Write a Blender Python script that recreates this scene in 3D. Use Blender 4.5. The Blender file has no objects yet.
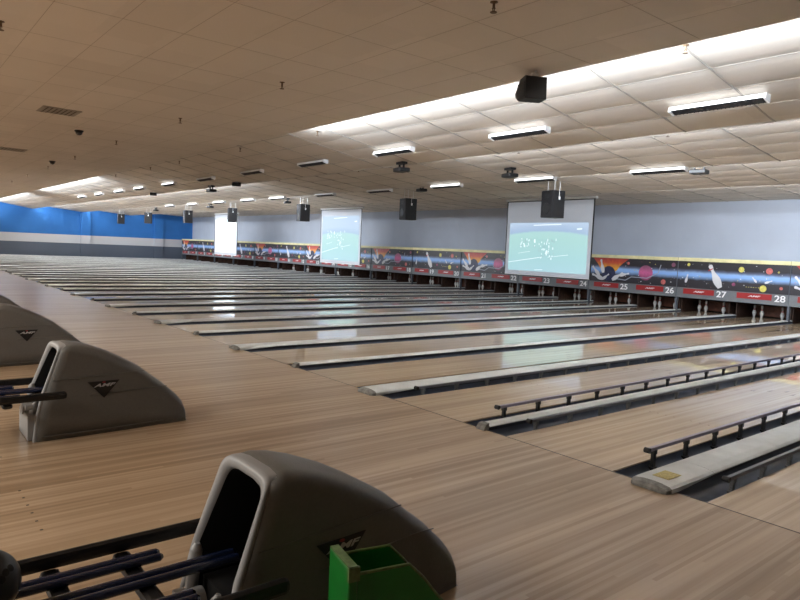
import bpy, bmesh, math, random
from mathutils import Vector, Matrix
random.seed(7)
PI = math.pi
C = bpy.context.scene.collection
ORD = ['first', 'second', 'third', 'fourth', 'fifth', 'sixth', 'seventh', 'eighth', 'ninth', 'tenth', 'eleventh',
       'twelfth', 'thirteenth', 'fourteenth', 'fifteenth', 'sixteenth', 'seventeenth', 'eighteenth']

# ------------------------------------------------------------------ layout (metres)
LW, WS, NS = 1.06, 0.727, 0.55          # lane width, wide and narrow division sections
P = 2 * LW + WS + NS                    # pair pitch
YM = 16.31                              # front of the masking units
XLEFT = -52.93
def wide_x(k): return -P * k
def narrow_x(k): return -P * k - P / 2
def lane_x(n):                          # centre of lane number n
    k = (32 - n) // 2 if n % 2 == 0 else (31 - n) // 2
    return wide_x(k) + (WS / 2 + LW / 2) * (1 if n % 2 == 0 else -1)

# ------------------------------------------------------------------ materials
def mat(name, col, rough=0.6, spec=0.5, metal=0.0, coat=0.0, noise=None, emit=None, bump=None):
    m = bpy.data.materials.new(name); m.use_nodes = True
    nt = m.node_tree; b = nt.nodes['Principled BSDF']
    b.inputs['Base Color'].default_value = (*col, 1); b.inputs['Roughness'].default_value = rough
    b.inputs['Specular IOR Level'].default_value = spec; b.inputs['Metallic'].default_value = metal
    b.inputs['Coat Weight'].default_value = coat; b.inputs['Coat Roughness'].default_value = 0.05
    if emit:
        b.inputs['Emission Color'].default_value = (*emit[0], 1); b.inputs['Emission Strength'].default_value = emit[1]
    if noise or bump:
        tc = nt.nodes.new('ShaderNodeTexCoord')
    if noise:                           # (scale, amount)
        n = nt.nodes.new('ShaderNodeTexNoise'); n.inputs['Scale'].default_value = noise[0]; n.inputs['Detail'].default_value = 4
        nt.links.new(tc.outputs['Object'], n.inputs['Vector'])
        r = nt.nodes.new('ShaderNodeValToRGB')
        r.color_ramp.elements[0].position = 0.3; r.color_ramp.elements[1].position = 0.7
        r.color_ramp.elements[0].color = tuple(c * (1 - noise[1]) for c in col) + (1,)
        r.color_ramp.elements[1].color = tuple(min(1, c * (1 + noise[1])) for c in col) + (1,)
        nt.links.new(n.outputs['Fac'], r.inputs['Fac']); nt.links.new(r.outputs['Color'], b.inputs['Base Color'])
    if bump:
        n2 = nt.nodes.new('ShaderNodeTexNoise'); n2.inputs['Scale'].default_value = bump[0]
        nt.links.new(tc.outputs['Object'], n2.inputs['Vector'])
        bp = nt.nodes.new('ShaderNodeBump'); bp.inputs['Strength'].default_value = bump[1]; bp.inputs['Distance'].default_value = 0.01
        nt.links.new(n2.outputs['Fac'], bp.inputs['Height']); nt.links.new(bp.outputs['Normal'], b.inputs['Normal'])
    return m

def wood(name, c1, c2, c3, board, rough, coat, wave=0.0, coatrough=0.04, spec=0.5):
    """strip boards running along Y, random tone per board plus fine grain"""
    m = bpy.data.materials.new(name); m.use_nodes = True
    nt = m.node_tree; N = nt.nodes.new; Lk = nt.links.new; b = nt.nodes['Principled BSDF']
    g = N('ShaderNodeNewGeometry'); sx = N('ShaderNodeSeparateXYZ'); Lk(g.outputs['Position'], sx.inputs[0])
    dv = N('ShaderNodeMath'); dv.operation = 'DIVIDE'; Lk(sx.outputs['X'], dv.inputs[0]); dv.inputs[1].default_value = board
    fl = N('ShaderNodeMath'); fl.operation = 'FLOOR'; Lk(dv.outputs[0], fl.inputs[0])
    # length pieces: shift by board index
    w0 = N('ShaderNodeTexWhiteNoise'); w0.noise_dimensions = '1D'; Lk(fl.outputs[0], w0.inputs['W'])
    ad = N('ShaderNodeMath'); ad.operation = 'MULTIPLY_ADD'; Lk(sx.outputs['Y'], ad.inputs[0]); ad.inputs[1].default_value = 0.22; Lk(w0.outputs['Value'], ad.inputs[2])
    fy = N('ShaderNodeMath'); fy.operation = 'FLOOR'; Lk(ad.outputs[0], fy.inputs[0])
    cb = N('ShaderNodeCombineXYZ'); Lk(fl.outputs[0], cb.inputs[0]); Lk(fy.outputs[0], cb.inputs[1])
    wn = N('ShaderNodeTexWhiteNoise'); wn.noise_dimensions = '2D'; Lk(cb.outputs[0], wn.inputs['Vector'])
    # broad streaks
    mp = N('ShaderNodeMapping'); mp.inputs['Scale'].default_value = (14, 0.35, 1); Lk(g.outputs['Position'], mp.inputs[0])
    nz = N('ShaderNodeTexNoise'); nz.inputs['Scale'].default_value = 1.0; nz.inputs['Detail'].default_value = 5; Lk(mp.outputs[0], nz.inputs['Vector'])
    mp2 = N('ShaderNodeMapping'); mp2.inputs['Scale'].default_value = (2.2, 0.12, 1); Lk(g.outputs['Position'], mp2.inputs[0])
    nz2 = N('ShaderNodeTexNoise'); nz2.inputs['Scale'].default_value = 1.0; nz2.inputs['Detail'].default_value = 2; Lk(mp2.outputs[0], nz2.inputs['Vector'])
    mx = N('ShaderNodeMix'); mx.data_type = 'FLOAT'; mx.inputs[0].default_value = 0.74
    Lk(wn.outputs['Value'], mx.inputs[2]); Lk(nz.outputs['Fac'], mx.inputs[3])
    mx2 = N('ShaderNodeMix'); mx2.data_type = 'FLOAT'; mx2.inputs[0].default_value = 0.3
    Lk(mx.outputs[0], mx2.inputs[2]); Lk(nz2.outputs['Fac'], mx2.inputs[3])
    r = N('ShaderNodeValToRGB'); e = r.color_ramp.elements
    e[0].position = 0.36; e[0].color = (*c1, 1); e[1].position = 0.66; e[1].color = (*c3, 1)
    k = e.new(0.5); k.color = (*c2, 1)
    Lk(mx2.outputs[0], r.inputs['Fac']); Lk(r.outputs['Color'], b.inputs['Base Color'])
    b.inputs['Roughness'].default_value = rough; b.inputs['Coat Weight'].default_value = coat
    b.inputs['Coat Roughness'].default_value = coatrough; b.inputs['Specular IOR Level'].default_value = spec
    if wave:
        bp = N('ShaderNodeBump'); bp.inputs['Strength'].default_value = wave; bp.inputs['Distance'].default_value = 0.002
        Lk(nz.outputs['Fac'], bp.inputs['Height']); Lk(bp.outputs['Normal'], b.inputs['Normal'])
    return m

M = {}
M['approach'] = wood('approach_maple', (.27, .175, .10), (.385, .268, .165), (.52, .385, .26), 0.027, 0.40, 0.45, 0.12, 0.16)
M['lane'] = wood('lane_maple', (.42, .295, .18), (.54, .40, .26), (.66, .52, .365), 0.027, 0.32, 1.0, 0.0, 0.015)
M['foul'] = mat('foul_line_black', (.05, .04, .035), .5)
M['gutter'] = mat('gutter_plastic', (.06, .075, .11), .3, noise=(6, .25))
M['cap'] = mat('worn_white_cap', (.62, .64, .63), .35, noise=(5, .12), coat=.3)
M['capbase'] = mat('dark_cap_base', (.022, .026, .038), .35)
M['cap_end'] = mat('scuffed_grey_cap_end', (.20, .20, .19), .6, noise=(30, .35))
M['cap_label'] = mat('faded_yellow_label', (.52, .44, .17), .6, noise=(60, .25))
M['rail'] = mat('purple_grey_rail', (.30, .26, .33), .4, metal=.2)
M['railgrey'] = mat('grey_rail', (.15, .155, .18), .4, metal=.2)
M['black'] = mat('black_plastic', (.006, .006, .007), .45)
M['blackgloss'] = mat('black_gloss_rail', (.010, .018, .055), .18, coat=.6)
M['hood'] = mat('hood_grey_plastic', (.14, .136, .126), .42, noise=(60, .06), bump=(400, .08))
M['hoodrim'] = mat('hood_light_rim', (.32, .325, .33), .42, bump=(400, .08))
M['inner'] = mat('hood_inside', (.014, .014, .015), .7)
M['logo_black'] = mat('logo_black', (.006, .006, .006), .5)
M['logo_white'] = mat('logo_silver', (.5, .5, .5), .4)
M['logo_red'] = mat('logo_red', (.3, .02, .03), .4)
M['ball'] = mat('ball_black', (.013, .015, .018), .38, coat=.1, noise=(7, .5))
M['ballhole'] = mat('finger_hole', (.002, .002, .002), .8)
M['green'] = mat('green_painted_metal', (.004, .17, .018), .38, noise=(9, .2))
M['greenedge'] = mat('worn_green_edge', (.10, .17, .05), .5, noise=(60, .4))
M['tile'] = mat('tile', (.62, .57, .50), .85)
M['tbar'] = mat('ceiling_grid_bar', (.36, .33, .29), .7)
M['step'] = mat('soffit_face', (.62, .58, .52), .8)
M['tube'] = mat('lit_reflector', (.9, .9, .9), .5, emit=((.93, .96, 1.0), 1.1))  # no lamp: emission paints in the cove light on the white reflector
M['louver'] = mat('black_louver', (.015, .015, .018), .6)
M['housing'] = mat('white_housing', (.75, .75, .75), .5)
M['greywall'] = mat('grey_painted_wall', (.46, .50, .58), .75, noise=(1.2, .04))
M['blue'] = mat('blue_paint', (.02, .145, .43), .7, noise=(1.5, .05))
M['stripe'] = mat('pale_grey_paint', (.50, .50, .52), .7)
M['slate'] = mat('slate_grey_paint', (.085, .105, .14), .7)
M['bwall'] = mat('warm_grey_wall', (.14, .12, .10), .8)
M['yellow'] = mat('cream_yellow_trim', (.72, .66, .36), .6, noise=(5, .1))
M['fascia'] = mat('grey_fascia', (.15, .16, .17), .5, noise=(90, .25))
M['redplate'] = mat('red_plate', (.33, .018, .02), .4)
M['white'] = mat('white_print', (.82, .82, .82), .5)
M['pinwhite'] = mat('pin_white', (.75, .74, .72), .25, coat=.4)
M['pinred'] = mat('pin_red_stripe', (.5, .02, .02), .3)
M['pit'] = mat('pit_black', (.012, .011, .012), .8)
M['kick'] = mat('kickback_brown', (.06, .028, .018), .6, noise=(9, .4))
M['sweep'] = mat('sweep_brown', (.11, .035, .018), .5, noise=(8, .35))
M['post'] = mat('grey_post', (.10, .11, .13), .45)
M['speaker'] = mat('speaker_black', (.014, .014, .016), .6)
M['grille'] = mat('speaker_grille', (.02, .02, .023), .8, bump=(300, .4))
M['projector'] = mat('projector_dark_grey', (.012, .012, .013), .5)
M['lens'] = mat('lens_glass', (.02, .02, .03), .05, coat=1)
M['screen'] = mat('screen_fabric', (.42, .44, .48), .8, emit=((.75, .8, .9), .07))
M['brass'] = mat('sprinkler_brass', (.12, .075, .04), .5, metal=.4)
M['dust'] = mat('vent_dust', (.09, .065, .045), .9, noise=(20, .4))
M['m_orange'] = None

def tile_mat():
    """ceiling tile with fine speckle and faint tone difference between tiles"""
    m = bpy.data.materials.new('acoustic_tile'); m.use_nodes = True
    nt = m.node_tree; N = nt.nodes.new; Lk = nt.links.new; b = nt.nodes['Principled BSDF']
    g = N('ShaderNodeNewGeometry')
    mp = N('ShaderNodeMapping'); mp.inputs['Scale'].default_value = (1 / 1.22, 1 / .61, 0); mp.inputs['Location'].default_value = (.3, .1, 0); Lk(g.outputs['Position'], mp.inputs[0])
    sn = N('ShaderNodeVectorMath'); sn.operation = 'FLOOR'; Lk(mp.outputs[0], sn.inputs[0])
    wn = N('ShaderNodeTexWhiteNoise'); wn.noise_dimensions = '2D'; Lk(sn.outputs[0], wn.inputs['Vector'])
    nz = N('ShaderNodeTexNoise'); nz.inputs['Scale'].default_value = 40; nz.inputs['Detail'].default_value = 3; Lk(g.outputs['Position'], nz.inputs['Vector'])
    mx = N('ShaderNodeMix'); mx.data_type = 'FLOAT'; mx.inputs[0].default_value = .35; Lk(wn.outputs['Value'], mx.inputs[2]); Lk(nz.outputs['Fac'], mx.inputs[3])
    r = N('ShaderNodeValToRGB'); r.color_ramp.elements[0].color = (.60, .545, .48, 1); r.color_ramp.elements[1].color = (.68, .62, .55, 1)
    Lk(mx.outputs[0], r.inputs['Fac']); Lk(r.outputs['Color'], b.inputs['Base Color']); b.inputs['Roughness'].default_value = .85
    return m
M['tile'] = tile_mat()

def grad_mat(name, stops, axis, lo, hi, noise=.15, scale=6):
    """printed colour gradient in object space"""
    m = bpy.data.materials.new(name); m.use_nodes = True
    nt = m.node_tree; N = nt.nodes.new; Lk = nt.links.new; b = nt.nodes['Principled BSDF']
    tc = N('ShaderNodeTexCoord'); sx = N('ShaderNodeSeparateXYZ'); Lk(tc.outputs['Object'], sx.inputs[0])
    mr = N('ShaderNodeMapRange'); mr.inputs['From Min'].default_value = lo; mr.inputs['From Max'].default_value = hi; Lk(sx.outputs[axis], mr.inputs['Value'])
    nz = N('ShaderNodeTexNoise'); nz.inputs['Scale'].default_value = scale; nz.inputs['Detail'].default_value = 5; Lk(tc.outputs['Object'], nz.inputs['Vector'])
    ad = N('ShaderNodeMath'); ad.operation = 'MULTIPLY_ADD'; Lk(nz.outputs['Fac'], ad.inputs[0]); ad.inputs[1].default_value = noise * 2; Lk(mr.outputs[0], ad.inputs[2])
    su = N('ShaderNodeMath'); su.operation = 'SUBTRACT'; Lk(ad.outputs[0], su.inputs[0]); su.inputs[1].default_value = noise
    r = N('ShaderNodeValToRGB'); e = r.color_ramp.elements
    e[0].position = stops[0][0]; e[0].color = (*stops[0][1], 1); e[1].position = stops[-1][0]; e[1].color = (*stops[-1][1], 1)
    for p, c in stops[1:-1]:
        k = e.new(p); k.color = (*c, 1)
    Lk(su.outputs[0], r.inputs['Fac']); Lk(r.outputs['Color'], b.inputs['Base Color']); b.inputs['Roughness'].default_value = .4
    return m
dk = (.022, .020, .026)
M['space'] = grad_mat('printed_space', [(0, dk), (.30, (.03, .028, .035)), (.38, (.14, .22, .38)), (.47, (.24, .42, .76)), (.56, (.27, .44, .74)), (.64, (.10, .12, .2)), (.72, dk), (1, (.03, .026, .03))], 2, 0.80, 1.66, .05, 4)
M['fire'] = grad_mat('printed_fire', [(0, (.75, .48, .06)), (.45, (.78, .36, .04)), (.8, (.55, .08, .03)), (1, (.35, .03, .03))], 2, 1.0, 1.64, .22, 7)
M['pink'] = grad_mat('printed_pink_planet', [(0, (.20, .04, .10)), (.5, (.58, .12, .28)), (1, (.25, .09, .14))], 2, 0.95, 1.45, .3, 9)
M['pinprint'] = grad_mat('printed_pin', [(0, (.55, .54, .56)), (.5, (.72, .71, .72)), (1, (.6, .59, .6))], 2, .8, 1.6, .2, 5)
M['yplanet'] = mat('printed_yellow_planet', (.62, .55, .12), .4, noise=(14, .3))
M['rplanet'] = mat('printed_red_planet', (.55, .14, .12), .4, noise=(14, .3))
M['bballprint'] = mat('printed_dark_ball', (.02, .025, .07), .4, noise=(9, .5))
M['comet'] = mat('printed_comet', (.35, .38, .45), .4)

def football_mat():
    m = bpy.data.materials.new('projected_football'); m.use_nodes = True
    nt = m.node_tree; N = nt.nodes.new; Lk = nt.links.new; b = nt.nodes['Principled BSDF']
    tc = N('ShaderNodeTexCoord'); sx = N('ShaderNodeSeparateXYZ'); Lk(tc.outputs['Object'], sx.inputs[0])
    # crowd edge curves with x
    sq = N('ShaderNodeMath'); sq.operation = 'POWER'; Lk(sx.outputs[0], sq.inputs[0]); sq.inputs[1].default_value = 2
    ad = N('ShaderNodeMath'); ad.operation = 'MULTIPLY_ADD'; Lk(sq.outputs[0], ad.inputs[0]); ad.inputs[1].default_value = .045; Lk(sx.outputs[2], ad.inputs[2])
    nz = N('ShaderNodeTexNoise'); nz.inputs['Scale'].default_value = 14; nz.inputs['Detail'].default_value = 5; Lk(tc.outputs['Object'], nz.inputs['Vector'])
    a2 = N('ShaderNodeMath'); a2.operation = 'MULTIPLY_ADD'; Lk(nz.outputs['Fac'], a2.inputs[0]); a2.inputs[1].default_value = .10; Lk(ad.outputs[0], a2.inputs[2])
    r = N('ShaderNodeValToRGB'); e = r.color_ramp.elements
    mr = N('ShaderNodeMapRange'); mr.inputs['From Min'].default_value = 0; mr.inputs['From Max'].default_value = 1.75; Lk(a2.outputs[0], mr.inputs['Value'])
    e[0].position = 0; e[0].color = (.42, .69, .78, 1); e[1].position = 1; e[1].color = (.52, .66, .86, 1)
    for p, c in ((.35, (.40, .70, .72)), (.70, (.44, .74, .71)), (.82, (.46, .75, .73)), (.86, (.38, .53, .76)), (.93, (.44, .58, .80))):
        k = e.new(p); k.color = (*c, 1)
    Lk(mr.outputs[0], r.inputs['Fac'])
    b.inputs['Base Color'].default_value = (.12, .14, .15, 1); b.inputs['Roughness'].default_value = .8
    Lk(r.outputs['Color'], b.inputs['Emission Color']); b.inputs['Emission Strength'].default_value = .36
    return m
M['football'] = football_mat()
M['pale'] = grad_mat('projected_pale', [(0, (.5, .6, .65)), (.5, (.6, .75, .8)), (1, (.7, .8, .85))], 2, 0, 1.7, .25, 8)
b = M['pale'].node_tree.nodes['Principled BSDF']
rr = [n for n in M['pale'].node_tree.nodes if n.type == 'VALTORGB'][0]
M['pale'].node_tree.links.new(rr.outputs['Color'], b.inputs['Emission Color']); b.inputs['Emission Strength'].default_value = .42
M['imgwhite'] = mat('projected_white', (.3, .3, .3), .8, emit=((.8, .95, 1.0), .40))
M['imgdark'] = mat('projected_dark', (.2, .2, .2), .8, emit=((.22, .42, .46), .4))

# ------------------------------------------------------------------ mesh builder
class MB:
    def __init__(s): s.v = []; s.f = []; s.m = []; s.sm = []
    def add(s, vs, fs, mi=0, smooth=False):
        o = len(s.v); s.v += [tuple(v) for v in vs]
        for f in fs: s.f.append([o + i for i in f]); s.m.append(mi); s.sm.append(smooth)
    def box(s, x0, x1, y0, y1, z0, z1, mi=0, rot=None, org=(0, 0, 0)):
        vs = [Vector((x, y, z)) for x in (x0, x1) for y in (y0, y1) for z in (z0, z1)]
        if rot is not None: vs = [rot @ v for v in vs]
        vs = [v + Vector(org) for v in vs]
        s.add(vs, [(0, 1, 3, 2), (4, 6, 7, 5), (0, 4, 5, 1), (2, 3, 7, 6), (0, 2, 6, 4), (1, 5, 7, 3)], mi)
    def tube(s, p0, p1, r, n=10, mi=0, r1=None, caps=True, smooth=True):
        p0, p1 = Vector(p0), Vector(p1); d = (p1 - p0).normalized()
        a = d.orthogonal().normalized(); b_ = d.cross(a); r1 = r if r1 is None else r1
        vs = [p0 + (a * math.cos(2 * PI * i / n) + b_ * math.sin(2 * PI * i / n)) * r for i in range(n)]
        vs += [p1 + (a * math.cos(2 * PI * i / n) + b_ * math.sin(2 * PI * i / n)) * r1 for i in range(n)]
        s.add(vs, [(i, (i + 1) % n, n + (i + 1) % n, n + i) for i in range(n)], mi, smooth)
        if caps: s.add(vs, [tuple(range(n))[::-1], tuple(range(n, 2 * n))], mi)
    def lathe(s, prof, n=16, mi=0, org=(0, 0, 0), mats=None):
        vs = []
        for r, z in prof:
            for i in range(n):
                vs.append((org[0] + r * math.cos(2 * PI * i / n), org[1] + r * math.sin(2 * PI * i / n), org[2] + z))
        for j in range(len(prof) - 1):
            fs = [(j * n + i, j * n + (i + 1) % n, (j + 1) * n + (i + 1) % n, (j + 1) * n + i) for i in range(n)]
            o = len(s.v)
            if j == 0: base = o; s.v += [tuple(v) for v in vs]
            for f in fs: s.f.append([base + k for k in f]); s.m.append(mats[j] if mats else mi); s.sm.append(True)
        s.f.append([base + i for i in range(n)][::-1]); s.m.append(mi); s.sm.append(False)
        s.f.append([base + (len(prof) - 1) * n + i for i in range(n)]); s.m.append(mi); s.sm.append(False)
    def prism(s, pts, axis, a0, a1, mi=0, smooth=False):
        """extrude a closed 2D outline along axis; pts in the two other axes in order"""
        def mk(p, a):
            if axis == 'x': return (a, p[0], p[1])
            if axis == 'y': return (p[0], a, p[1])
            return (p[0], p[1], a)
        n = len(pts); vs = [mk(p, a0) for p in pts] + [mk(p, a1) for p in pts]
        s.add(vs, [(i, (i + 1) % n, n + (i + 1) % n, n + i) for i in range(n)], mi, smooth)
        s.add(vs, [tuple(range(n))[::-1], tuple(range(n, 2 * n))], mi)
    def build(s, name, mats, parent=None, loc=(0, 0, 0), rotz=0, bevel=0):
        me = bpy.data.meshes.new(name); me.from_pydata(s.v, [], s.f)
        for m in (mats if isinstance(mats, (list, tuple)) else [mats]): me.materials.append(m)
        me.polygons.foreach_set('material_index', s.m); me.polygons.foreach_set('use_smooth', s.sm)
        bm = bmesh.new(); bm.from_mesh(me); bmesh.ops.recalc_face_normals(bm, faces=bm.faces); bm.to_mesh(me); bm.free()
        me.update()
        o = bpy.data.objects.new(name, me); C.objects.link(o); o.location = loc; o.rotation_euler = (0, 0, rotz)
        if parent: o.parent = parent
        if bevel:
            b = o.modifiers.new('bevel', 'BEVEL'); b.width = bevel; b.segments = 2; b.limit_method = 'ANGLE'
        return o

def thing(name, label, cat, loc=(0, 0, 0), rotz=0, group=None):
    o = bpy.data.objects.new(name, None); C.objects.link(o); o.location = loc; o.rotation_euler = (0, 0, rotz)
    o.empty_display_size = .1
    return tag(o, label, cat, group)
def tag(o, label, cat, group=None):
    o['label'] = label; o['category'] = cat
    if group: o['group'] = group
    return o
def struct(o): o['kind'] = 'structure'; return o
def dup(root, label, loc, group=None, rotz=None):
    r = root.copy(); C.objects.link(r); r.location = loc; r['label'] = label
    if rotz is not None: r.rotation_euler = (0, 0, rotz)
    if group: r['group'] = group
    for ch in list(root.children):
        c = ch.copy(); C.objects.link(c); c.parent = r
        for g in list(ch.children):
            d = g.copy(); C.objects.link(d); d.parent = c
    return r
def text_mesh(name, body, size, material, parent, matrix, extrude=.001, shear=0, xs=1.0, bold=0):
    cu = bpy.data.curves.new(name, 'FONT'); cu.body = body; cu.size = size; cu.extrude = extrude; cu.shear = shear
    cu.align_x = 'CENTER'; cu.align_y = 'CENTER'; cu.offset = bold
    t = bpy.data.objects.new(name + '_tmp', cu); C.objects.link(t)
    bpy.context.view_layer.update()
    me = bpy.data.meshes.new_from_object(t.evaluated_get(bpy.context.evaluated_depsgraph_get()))
    bpy.data.objects.remove(t)
    me.transform(matrix @ Matrix.Diagonal((xs, 1, 1, 1))); me.materials.clear(); me.materials.append(material)
    o = bpy.data.objects.new(name, me); C.objects.link(o); o.parent = parent
    return o
RX = Matrix.Rotation(PI / 2, 4, 'X')                     # text facing -Y
def T(x, y, z): return Matrix.Translation((x, y, z))

# ------------------------------------------------------------------ setting: floor, walls
XR = 5.6; YB = -10.5
m = MB(); m.box(XLEFT, XR, YB, 0, -.2, 0)
for bx in range(-16, 2):
    base = bx * P
    for j in range(-6, 7):
        if abs(j) < 1: continue
        for yy, r in ((-3.64, .009), ):
            for off in (base + P / 2 - .9, ):
                x = off + j * .135 + (.25 if j > 0 else -.25)
                m.prism([(x + r * math.cos(a * PI / 4), yy + r * math.sin(a * PI / 4)) for a in range(8)], 'z', 0.0, .0006, 1)
fl = struct(m.build('floor', [M['approach'], M['foul']]))
m = MB(); m.box(XLEFT, XR, -.2, YM + 2.4, -.32, -.2); struct(m.build('floor', M['pit']))
m = MB(); m.box(XLEFT, XR, -.012, 0.0, -.01, .0012); struct(m.build('trim_1', M['foul']))

def blue_wall():
    for i, (z0, z1, mm) in enumerate(((-.3, 1.06, 'slate'), (1.06, 1.70, 'stripe'), (1.70, 4.3, 'blue'))):
        m = MB(); m.box(XLEFT - .2, XLEFT, YB, YM + 2.4, z0, z1)
        for (a, b_) in ((8.35, 9.05), (14.0, 14.75), (2.0, 2.7), (-4.3, -3.6)):
            m.box(XLEFT, XLEFT + .16, a, b_, max(z0, 0.0 if a < 0 else -.2), min(z1, 3.95 if a > 0 else 3.74))
        struct(m.build('wall_left', M[mm]))
blue_wall()
# grey wall above the masking
YW = 17.3
m = MB(); m.box(XLEFT, XR, YW, YW + .15, 1.5, 4.1)
for x in [XLEFT + 1.22 * i for i in range(0, 48)]: m.box(x, x + .012, YW - .003, YW, 1.62, 4.1, 0)
struct(m.build('wall_back', M['greywall']))
m = MB(); m.box(XLEFT, XR, YM + 2.3, YM + 2.4, -.3, 1.62); struct(m.build('wall_back', M['pit']))
m = MB(); m.box(XLEFT, XR, YM + .25, YW, 1.60, 1.64); struct(m.build('ceiling', M['pit']))
m = MB(); m.box(XR, XR + .2, YB, YM + 2.4, -.3, 4.3); struct(m.build('wall_right', M['bwall']))
m = MB(); m.box(XLEFT - .2, XR + .2, YB - .2, YB, -.2, 4.3); struct(m.build('wall_front', M['bwall']))

# ------------------------------------------------------------------ ceilings
ZA = 3.75
m = MB(); m.box(XLEFT, XR, YB, 1.88, ZA, ZA + .2)
ap = struct(m.build('ceiling', M['tile']))
m = MB()
def seam(m, x0, x1, y0, y1, z): m.box(x0, x1, y0, y1, z - .0015, z + .003)
x = XR - .4
while x > XLEFT:
    seam(m, x, x + .006, YB, 1.88, ZA); x -= 1.22
y = 1.27
while y > YB:
    seam(m, XLEFT, XR, y, y + .005, ZA); y -= .61
m.build('tile_joints', mat('tile_joint_dark', (.40, .35, .29), .9), ap)
m = MB(); m.box(XLEFT, XR, 1.88, 1.92, ZA - .0, 4.12); struct(m.build('trim_2', M['step']))

BAYS = [(1.92, 4.03, 5.0, 3.53), (5.04, 3.86, 8.45, 3.52), (8.49, 3.80, 12.0, 3.50), (12.04, 3.84, 17.3, 3.66)]
for bi, (y0, z0, y1, z1) in enumerate(BAYS):
    rows = max(1, round(math.hypot(y1 - y0, z0 - z1) / .61)); m = MB(); seg = 5
    prof = []
    for r in range(rows):
        for s_ in range(seg):
            u = s_ / seg; t = (r + u) / rows
            prof.append((y0 + (y1 - y0) * t, z0 + (z1 - z0) * t - .010 * math.sin(PI * u) ** .7))
    prof.append((y1, z1))
    vs = []; fs = []
    for (yy, zz) in prof: vs += [(XLEFT, yy, zz), (XR, yy, zz)]
    for i in range(len(prof) - 1): fs.append((2 * i, 2 * i + 1, 2 * i + 3, 2 * i + 2))
    m.add(vs, fs, 0, False)
    vs = [(a, b_, c_ + .16) for a, b_, c_ in vs]; m.add(vs, fs, 0, False)
    c = struct(m.build('ceiling', M['tile']))
    g = MB()
    for r in range(rows + 1):
        t = r / rows; yy = y0 + (y1 - y0) * t; zz = z0 + (z1 - z0) * t
        g.box(XLEFT, XR, yy - .006, yy + .006, zz - .004, zz + .01)
    x = XR - .9
    sl = math.atan2(z1 - z0, y1 - y0); ln = math.hypot(y1 - y0, z1 - z0)
    while x > XLEFT:
        g.box(-.011, .011, 0, ln, -.015, .0, 0, Matrix.Rotation(sl, 3, 'X'), (x, y0, z0)); x -= 1.22
    g.build('grid_bars', M['tbar'], c)
    if bi < 3:
        zz = BAYS[bi + 1][1]
        s = MB(); s.box(XLEFT, XR, y1, y1 + .03, z1 - .012, zz + .05); struct(s.build('trim_%d' % (3 + bi), M['step']))

# ------------------------------------------------------------------ lanes
def gutter_mb(x0, x1, y0, y1):
    m = MB(); n = 8; cx = (x0 + x1) / 2; r = (x1 - x0) / 2; vs = []
    for yy in (y0, y1):
        for i in range(n + 1):
            a = PI * i / n; vs.append((cx - r * math.cos(a), yy, -.012 - .082 * math.sin(a) ** .6))
    k = n + 1
    m.add(vs, [(i, i + 1, k + i + 1, k + i) for i in range(n)], 0, True)
    vs2 = [(v[0], v[1], v[2] - .01) for v in vs]; m.add(vs2, [(i, i + 1, k + i + 1, k + i) for i in range(n)], 0, True)
    m.box(x0, x1, y0 - .002, y0, -.11, -.012)            # end plate at the foul line
    return m
YE = YM + .33
t = thing('bowling_lane', 'x', 'bowling lane')
m = MB(); m.box(-LW / 2, LW / 2, 0.004, YE, -.19, 0)
# arrows and dots inlaid in the lane
for j in range(-3, 4):
    ax = j * .133 * 1.0; ay = 4.75 - abs(j) * .17
    m.prism([(ax - .02, ay), (ax + .02, ay), (ax, ay + .16)], 'z', 0, .0007, 1)
for j in (-.36, -.27, -.18, -.09, .09, .18, .27, .36):
    m.prism([(j + .009 * math.cos(a * PI / 4), 2.1 + .009 * math.sin(a * PI / 4)) for a in range(8)], 'z', 0, .0007, 1)
m.build('lane_bed', [M['lane'], mat('dark_inlay', (.10, .05, .03), .4)], t)
GW = .235
gutter_mb(-LW / 2 - GW, -LW / 2, 0.004, YE).build('gutter', M['gutter'], t)
gutter_mb(LW / 2, LW / 2 + GW, 0.004, YE).build('gutter', M['gutter'], t)
lane0 = t
for n in range(1, 34):
    if n >= 31: lab = {31: 'glossy maple bowling lane with rails on both sides, nearest whole lane in view',
                       32: 'maple bowling lane at the bottom right corner, cut off by the frame',
                       33: 'maple bowling lane just past the right edge'}[n]
    elif n == 30: lab = 'glossy maple bowling lane with rails, second whole lane from the camera'
    else: lab = 'glossy maple bowling lane ending under the number %d' % n
    if n == 1: o = lane0; o.location = (lane_x(1), 0, 0); o['label'] = lab; o['group'] = 'bowling lanes'
    else: dup(lane0, lab, (lane_x(n), 0, 0), 'bowling lanes')

# division caps
def wide_cap(i):
    k = i; x = wide_x(k)
    lab = ('nearest wide white division cap, scuffed grey end and faded yellow label' if k == 0 else
           'wide white division cap between lanes %d and %d' % (31 - 2 * k, 32 - 2 * k))
    return x, lab
hw = WS / 2 - GW
t = thing('division_cap', wide_cap(0)[1], 'division cap', (0, 0, 0), 0, 'wide division caps')
def cap_prof(h, w):
    h += .012
    return [(-w, .026), (-w, .034), (-w + .02, .034 + h), (-w * .45, .045 + h), (0, .048 + h), (w * .45, .045 + h), (w - .02, .034 + h), (w, .034), (w, .026)]
w = hw + .025
m = MB(); m.prism(cap_prof(0, w), 'y', .55, YM + .3, 0, False); m.build('cap_top', M['cap'], t)
m = MB(); m.box(-hw, hw, .006, YM + .3, -.19, .026); m.build('cap_base', M['capbase'], t)
m = MB()
st = [(-.13, .72, .35), (-.115, .88, .72), (-.07, .97, .95), (0, 1, 1.0), (.545, 1, 1.0)]
rings = []
for (yy, sw, sh) in st:
    rings.append([(px * sw, yy, (pz * sh if pz > .027 else (0.0015 if yy < 0.004 else .026))) for px, pz in cap_prof(.001, w)])
n = 9; vs = [v for r in rings for v in r]
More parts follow.
